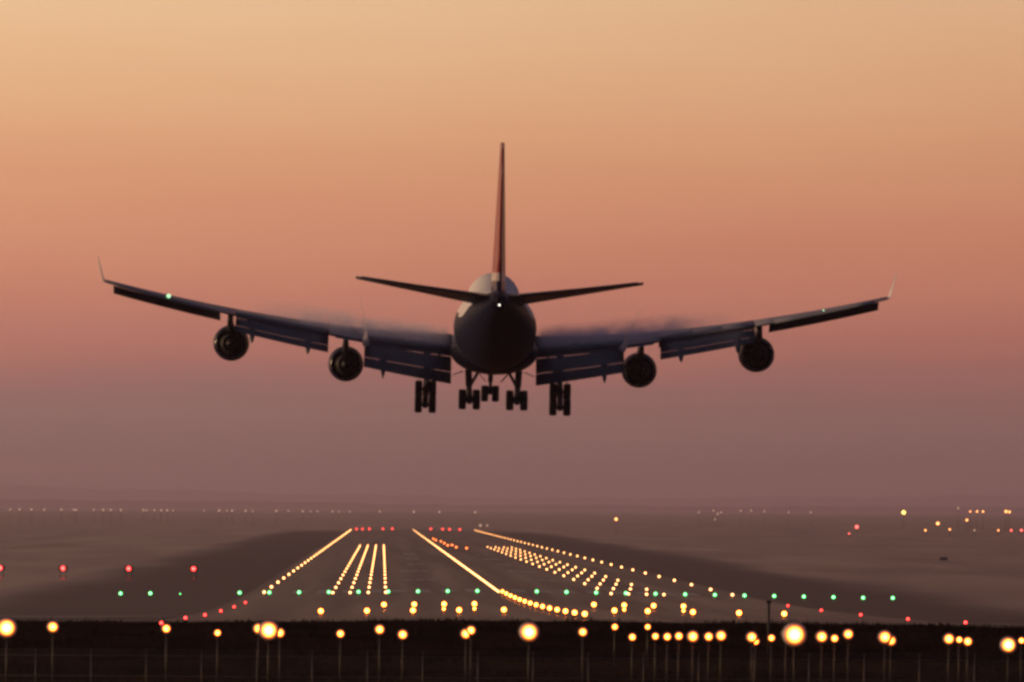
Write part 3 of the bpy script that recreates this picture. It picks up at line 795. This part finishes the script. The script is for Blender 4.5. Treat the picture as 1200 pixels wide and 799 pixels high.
# green threshold bar
p = inset_light('threshold_light', E['green'], 0.26, 0.15); k = 0
greens = [(-4, 1), (-3, 1), (-2, 0)] + [(i, 1) for i in range(0, 23) if i != 9]
pf = None
for n_, (i, big) in enumerate(greens):
    X = -17.85+i*3.735
    if big:
        o = place(p, k == 0, (X, D_THR, gz(X, D_THR)+0.05), 'x', 'threshold light', 'green threshold lights'); k += 1
    else:
        pf = inset_light('threshold_light', E['green'], 0.10, 0.15); o = place(pf, True, (X, D_THR, gz(X, D_THR)+0.05), 'x', 'threshold light', 'green threshold lights')
    if i < 0: lab = {-4: 'green lamp at the far left end of the threshold row, under the red lamps', -3: 'green lamp second from the left end of the threshold row', -2: 'faint tiny green lamp third from the left in the threshold row'}[i]
    elif i < 9: lab = f'pale green threshold lamp, number {9-i} to the left of the bright middle line'
    else: lab = f'pale green threshold lamp, number {i-9} to the right of the bright middle line'
    o['label'] = lab
# red edge lamps before the threshold
p = inset_light('red_edge_light', E['red'], 0.13, 0.2); k = 0
for sg, side in ((-1, 'left'), (1, 'right')):
    for i in range(6 if sg < 0 else 5):
        D = 801-61*i; X = XC+sg*29.7
        place(p, k == 0, (X, D, gz(X, D)), f'small red lamp on the {side} edge, number {i+1} counted from the green row', 'edge light', f'red edge lights on the {side}'); k += 1
# red runway end lamps
p = inset_light('runway_end_light', E['pink'], 0.42, 0.2); k = 0
for px in (418, 425, 433, 449, 460, 505, 519, 527, 539):
    X = (px-448)*D_END/FPX
    place(p, k == 0, (X, D_END, gz(X, D_END)+.05), 'faint red lamp in the row across the far end of the runway', 'runway light', 'red lights at the far runway end'); k += 1
# orange lead-off lamps on the far right half
p = inset_light('lead_off_light', E['orange'], 0.25, 0.05); k = 0
for px, py in ((508, 630.5), (511, 632), (517, 633.5), (521, 635.5), (525, 638), (530, 637.5), (535, 640), (547, 641)):
    D = 10.5*FPX/(py-594); X = (px-448)*D/FPX
    place(p, k == 0, (X, D, gz(X, D)+.06), 'orange lead-off lamp in the loose cluster just right of the far middle line', 'taxiway light', 'orange lead-off lights'); k += 1

# approach slope indicators: four red boxes on the left
def make_papi():
    e = empty('approach_slope_light')
    b = MB(); b.box((0, 0, 1.45), (1.3, 0.9, 0.7), bev=.06); b.box((0, -.5, 1.83), (1.36, .25, .05)); b.build('lamp_box', M['housing'], e)
    for sx in (-.45, .45):
        b = MB(); b.tube((sx, 0, 0), (sx, 0, 1.2), .05); b.build('leg', M['pole'], e)
    b = MB()
    b.dome((0, -.46, 1.45), .34, depth=.45)
    b.build('lens', E['red'], e)
    return e
pp = make_papi()
for i, px in enumerate((0.5, 74, 151, 227)):
    o = pp if i == 0 else copy_tree(pp)
    q = at(px, 660, 1157); o.location = (q.x, 1157, gz(q.x, 1157))
    tag(o, ('red approach slope lamp cut by the left frame edge', 'red approach slope lamp second from the left in the row of four', 'red approach slope lamp third from the left in the row of four',
            'red approach slope lamp nearest the runway in the row of four')[i], 'approach light', 'red approach slope lights')

# approach centreline lamps on the rising ground, 30 m apart
def stem_light(name, lens, r, h):
    b = MB(); b.tube((0, 0, 0), (0, 0, h-r*.4), .035, n=8, mi=0); b.lathe([(.35, r*.5), (.18, r*1.0), (0, r*1.05)], c=(0, 0, h), n=12, mi=0); b.dome((0, 0, h), r, mi=1, depth=.5, n=12)
    return b.build(name, [M['housing'], lens])
p = stem_light('approach_light', E['amber'], 0.21, 0.5); k = 0
for i in range(14):
    D = 533+i*28.0
    if D > D_THR-10: break
    place(p, k == 0, (XC, D, gz(XC, D)), 'yellow white lamp in the curved line leading up to the green row', 'approach light', 'approach centreline lamps'); k += 1
# two crossbars of approach lamps on the plateau
p = stem_light('approach_light', E['amber'], 0.25, 0.5)
DB = 716
names = ('outermost', 'third from the middle', 'second from the middle', 'innermost')
for n_, (px, lab) in enumerate([(450, 'left ' + names[0]), (485.5, 'left ' + names[1]), (520.5, 'left ' + names[2]), (556, 'left ' + names[3]),
                     (696, 'right ' + names[3]), (731.5, 'right ' + names[2]), (766, 'right ' + names[1]), (801, 'right ' + names[0])]):
    q = at(px, 706, DB)
    place(p, n_ == 0, (q.x, DB, gz(q.x, DB)+.05), 'yellow lamp just below the green row, ' + lab.replace('left ', 'left side, ').replace('right ', 'right side, '), 'approach light', 'upper crossbar of approach lamps')
DB = 634; p = stem_light('approach_light', E['amber'], 0.24, 0.42)
low_bar = (376, 430, 484, 538, 590.5, 720, 759, 812, 866, 919)
ordw = ('first', 'second', 'third', 'fourth', 'fifth', 'sixth', 'seventh', 'eighth', 'ninth', 'tenth')
for n_, px in enumerate(low_bar):
    q = at(px, 718, DB)
    place(p, n_ == 0, (q.x, DB, gz(q.x, DB)+.03), f'yellow lamp along the dark bank edge, {ordw[n_]} from left in that sparse row', 'approach light', 'lower crossbar of approach lamps')
# faint second lamps right under the upper crossbar
p = stem_light('approach_light', E['amber'], 0.14, 0.4)
for n_, (px, lab) in enumerate(((520, 'third'), (556, 'fourth'), (801, 'last'), (731.5, 'right second'))):
    q = at(px, 713, 660)
    place(p, n_ == 0, (q.x, 660, gz(q.x, 660)+.02), f'small dim yellow lamp right below the {lab} lamp of the upper crossbar', 'approach light', 'dim lower approach lamps')

# big approach lamps on poles in front of the bank
def make_pole_lamp(r, lens, power, hgt):
    r = r*(1.62 if r > .3 else 1.45); lens = E['lamp_hot' if r > .5 else 'lamp']  # lens made oversized to hold the imitated glow at its rim
    e = empty('approach_lamp')
    b = MB(); b.tube((0, .12, 0), (0, .12, hgt-r*.6), .07, .05, n=10); b.box((0, .12, .05), (.3, .3, .1), bev=.02); b.tube((-.16, .12, hgt-r*1.1), (.16, .12, hgt-r*1.1), .03, n=8); b.build('pole', M['pole'], e)
    b = MB(); b.lathe([(.45, .04), (.42, r*.45), (.30, r*.75), (.05, r*1.05), (-.06, r*1.08), (-.06, r*1.0)], c=(0, 0, hgt), n=20); b.build('lamp_housing', M['housing'], e)
    b = MB(); b.dome((0, -.01, hgt), r, depth=.4, n=24, m=9); b.build('lens', lens, e)
    return e
BIG, MED, MSM, SML = (.36, 'amber_hot', 1.6e5), (.235, 'amber_hot', 5e4), (.20, 'amber', 2e4), (.155, 'amber', 8e3)
pl = [(8, 735, BIG, 'huge blazing lamp at the left frame edge'), (62, 734, MED, 'bright lamp right of the blazing one at the left frame edge'),
      (195, 736, MED, 'lone bright lamp below the left red edge lamps'), (255, 741, SML, 'small lone lamp left of the blazing cluster of three'),
      (303, 736, MED, 'left lamp of the blazing cluster of three'), (315, 738, BIG, 'huge middle lamp of the blazing cluster of three'), (328, 741, MSM, 'right small lamp of the blazing cluster of three'),
      (399, 742, MSM, 'middling lamp below the outermost yellow lamp on the bank edge, left'), (445, 737, MED, 'bright lamp upper of the close pair left of the middle'), (472, 743, MSM, 'smaller lower lamp of the close pair left of the middle'),
      (552, 738, MED, 'upper right half of the merged double lamp left of the middle'), (546, 742, MED, 'lower left half of the merged double lamp left of the middle'),
      (620, 740, BIG, 'huge blazing lamp below the curve of approach lamps'), (683, 740, MED, 'bright lamp right below the end of the curve of approach lamps'),
      (720.5, 734, SML, 'small lamp left of two just under the bank edge lamps'), (759, 734, SML, 'small lamp right of two just under the bank edge lamps'),
      (741, 746, MSM, 'lamp at the left end of the dense row, set apart from it'), (768, 745, SML, 'first and smallest lamp of the dense row of six'),
      (782, 745.5, MSM, 'second lamp of the dense row of six'), (795.5, 744.8, MSM, 'third lamp of the dense row of six'), (812, 745.2, MED, 'fourth lamp of the dense row of six'),
      (830.5, 745.4, MED, 'fifth lamp of the dense row of six'), (845, 744.3, MED, 'sixth lamp of the dense row of six, at its right end'),
      (881, 746, MED, 'upper lamp of the touching pair left of the largest lamp'), (885.5, 751, MSM, 'lower lamp of the touching pair left of the largest lamp'),
      (904, 747, SML, 'small lamp between the touching pair and the largest lamp on the right'), (931, 743, (.44, 'amber_hot', 2.2e5), 'largest blazing lamp of all, right of the dense row'),
      (921, 742, MED, 'lamp half hidden in the glare left of the largest lamp'), (963, 745.5, MED, 'lamp first to the right of the largest lamp'), (978, 747.5, MSM, 'low lamp second to the right of the largest lamp'),
      (994, 742.5, MED, 'raised lamp third to the right of the largest lamp'), (1037, 746, (.27, 'amber_hot', 8e4), 'upper left lamp of the bright touching pair at the right'), (1044, 750, (.27, 'amber_hot', 8e4), 'lower right lamp of the bright touching pair at the right'),
      (1112, 748, MED, 'left lamp of the trio near the right frame edge'), (1124, 749, SML, 'small middle lamp of the trio near the right frame edge'), (1134, 751, MED, 'right lamp of the trio near the right frame edge'),
      (1181.5, 755, (.28, 'amber_hot', 8e4), 'low bright lamp nearest the right frame edge'), (1197, 750, SML, 'small lamp cut by the right frame edge')]
for n_, (px, py, (r, lens, pw), lab) in enumerate(pl):
    D = {True: 415.0}.get(r > .3, 432.0) + (n_*37 % 9)
    if py < 735.5 and r < .2: D = 462
    q = at(px, py, D); z0 = gz(q.x, D); r *= 1 + (0.12 if r < .3 else 0)*math.sin(n_*2.3)
    o = make_pole_lamp(r, E[lens], pw, q.z-z0); o.location = (q.x, D, z0)
    tag(o, 'orange pole lamp, ' + lab, 'approach lamp', 'approach lamps on poles before the dark bank')

# thin dark marker post and a low sign board in the grass
b = MB(); q = at(901, 706, 470); z0 = gz(q.x, 470); b.tube((0, 0, 0), (0, 0, q.z-z0), .10, .075, n=10); b.box((0, 0, q.z-z0+.06), (.3, .22, .16), bev=.02); b.tube((0, 0, 1.0), (.35, .1, 0.02), .03, n=8)
o = b.build('marker_post', M['darkmetal']); o.location = (q.x, 470, z0)
tag(o, 'thin dark post standing against the bank below a green lamp on the right', 'post')
e = empty('guidance_sign'); q = at(1106, 650, 1640)
e.location = (q.x, 1640, gz(q.x, 1640)); b = MB(); b.box((0, 0, .65), (1.7, .25, .6), bev=.05); b.build('board', M['strut'], e)
for sx in (-.6, .6):
    b = MB(); b.tube((sx, 0, 0), (sx, 0, .4), .05, n=8); b.build('leg', M['pole'], e)
tag(e, 'small dark low board in the misty grass on the right', 'sign')

# perimeter fence across the foreground
FD = 424.0
fence = empty('perimeter_fence', (0, FD, gz(0, FD)))
tag(fence, 'thin dark wire fence with posts along the bottom of the picture', 'fence')
M['wire'] = mat('fence_wire', (0.13, 0.11, 0.09), 0.5, metal=0.4, noise=0.3, nscale=3)
proto = None
for i in range(27):
    if proto is None:
        b = MB(); b.tube((0, 0, -.2), (0, 0, 2.42), .04, .04, n=8); b.tube((0, 0, 2.42), (0, -.32, 2.75), .03, .02, n=8); o = proto = b.build('post', M['wire'], fence)
    else:
        o = proto.copy(); col.objects.link(o)
    o.location = (-36+i*3.2, 0, 0)
b = MB()
for z in (2.40, 1.2, .1): b.tube((-36, .045, z), (47.2, .045, z), .018, n=6)
for j, z in enumerate((2.52, 2.62, 2.74)): b.tube((-36, -.1*(j+1), z), (47.2, -.1*(j+1), z), .008, n=5)
b.build('rail_wire', M['wire'], fence)
b = MB()
for i in range(520):
    x = -36+i*.16
    for s in (-1, 1):
        b.tube((x, .02, .1), (min(max(x+s*1.6, -36), 47.2), .02, 2.4), .0035, n=3)
b.build('chain_link', M['wire'], fence)

# ------------------------------------------------------------------ far town lamps
E['far'] = glow('town_lamp', (6, 1.9, 0.5)); E['far_dim'] = glow('dim_town_lamp', (0.62, 0.36, .25)); E['far_yellow'] = glow('yellow_town_lamp', (10, 5, 0.7)); E['far_red'] = glow('red_town_lamp', (5, .5, .4))
def street_lamp(lens, r, h):
    b = MB(); b.tube((0, 0, 0), (0, 0, h), .14, .09, n=8, mi=0); b.tube((0, 0, h), (0, -1.2, h+.1), .07, n=6, mi=0)
    b.lathe([(-1.7, r*.1), (-1.6, r*.8), (-1.3, r), (-.9, r*.8), (-.8, r*.1)], c=(0, 0, h), n=12, mi=1, cap=True)
    return b.build('street_lamp', [M['housing'], lens])
far = [(722, 608, 3400, 'far', .62, 'single orange lamp in the haze right of the runway end'),
       (1059, 600, 4300, 'far_yellow', .95, 'brightest yellow lamp of the hazy town on the right'), (1099, 613, 3800, 'far', .75, 'orange lamp below the others in the hazy town'),
       (1084.5, 621, 3400, 'far', .40, 'small lamp low left in the hazy town'), (1113, 620, 3400, 'far', .36, 'small lamp below the orange one in the hazy town'),
       (1133, 609, 3900, 'far', .55, 'pale lamp below the row of three in the hazy town'), (1123, 595, 4600, 'far_dim', .6, 'dim top lamp left of the row of three'),
       (1137, 599, 4500, 'far', .45, 'left lamp of the row of three in the hazy town'), (1145, 599, 4500, 'far', .52, 'middle lamp of the row of three in the hazy town'), (1152, 599, 4500, 'far', .52, 'right lamp of the row of three in the hazy town'),
       (1179, 599, 4400, 'far', .75, 'left half of the bright double lamp near the right edge'), (1183, 599.5, 4400, 'far', .6, 'right half of the bright double lamp near the right edge'),
       (1170, 621, 3400, 'far', .36, 'low faint lamp third from the right edge'), (1185, 621, 3400, 'far_red', .45, 'low reddish lamp second from the right edge'), (1197, 621, 3400, 'far_red', .5, 'low reddish lamp at the right edge'),
       (1142, 621, 3400, 'far_dim', .42, 'low dim lamp under the row of three'), (1004, 617, 3500, 'far_red', .75, 'red hazy lamp left of the town'), (995, 626, 3100, 'far_red', .28, 'faint red lamp below the hazy red one'),
       (563, 616, 4100, 'far_dim', .7, 'dim yellow lamp beyond the right runway edge end'), (571, 616.5, 4100, 'far_dim', .55, 'dimmer yellow lamp beside the one past the runway end')]
for n_, (px, py, D, ln, r, lab) in enumerate(far):
    q = at(px, py, D); z0 = gz(q.x, D); o = street_lamp(E[ln], r, max(1.5, q.z-z0)); o.location = (q.x, D+1.3, z0)
    tag(o, lab, 'lamp', 'far town lamps')
p = None
for px in (12, 23, 37, 52, 72, 86, 89, 110, 121, 130, 142, 168, 172, 181, 189, 196, 203, 239, 257, 266, 272, 288, 296, 324, 338, 355, 364, 372, 390, 397, 410, 445, 485, 515, 557):
    q = at(px, 596.5+px*0.006, 4900); z0 = gz(q.x, 4900)
    if p is None: o = p = street_lamp(E['far_dim'], .62, 12.0)
    else: o = p.copy(); col.objects.link(o)
    o.location = (q.x, 4900, q.z-12.0); o.scale = (1, 1, 1); s = rng.choice((.6, .8, 1.0, 1.15)); o.scale = (s, s, 1)
    tag(o, 'tiny faint lamp in the long string of lights on the left horizon', 'lamp', 'string of lamps on the left horizon')
for px, py in ((819, 600), (836, 598), (841, 602), (838, 608), (845, 600), (868, 598), (880, 598), (896, 599), (924, 600), (950, 600), (880, 620)):
    q = at(px, py, 4700); o = p.copy(); col.objects.link(o); o.location = (q.x, 4700, q.z-12.0); s = .7; o.scale = (s, s, 1)
    tag(o, 'tiny faint lamp in the hazy scatter right of the runway, left of the town', 'lamp', 'scatter of faint lamps right of the runway')

# ------------------------------------------------------------------ haze
HAZE = True
if HAZE:
    b = MB(); b.box((0, 32500, 166), (120000, 73000, 374)); hz = b.build('haze', None)
    hz.data.materials.clear()
    m = bpy.data.materials.new('dusk_haze'); m.use_nodes = True; t = m.node_tree; t.nodes.clear()
    o = t.nodes.new('ShaderNodeOutputMaterial'); v = t.nodes.new('ShaderNodeVolumePrincipled'); t.links.new(v.outputs[0], o.inputs['Volume'])
    v.inputs['Color'].default_value = (0.96, 0.82, 1.0, 1); v.inputs['Density'].default_value = 0.45e-4; v.inputs['Anisotropy'].default_value = 0.7
    hz.data.materials.append(m)
    tag(hz, 'mauve dusk haze over the airfield and the far land', 'haze', kind='stuff')
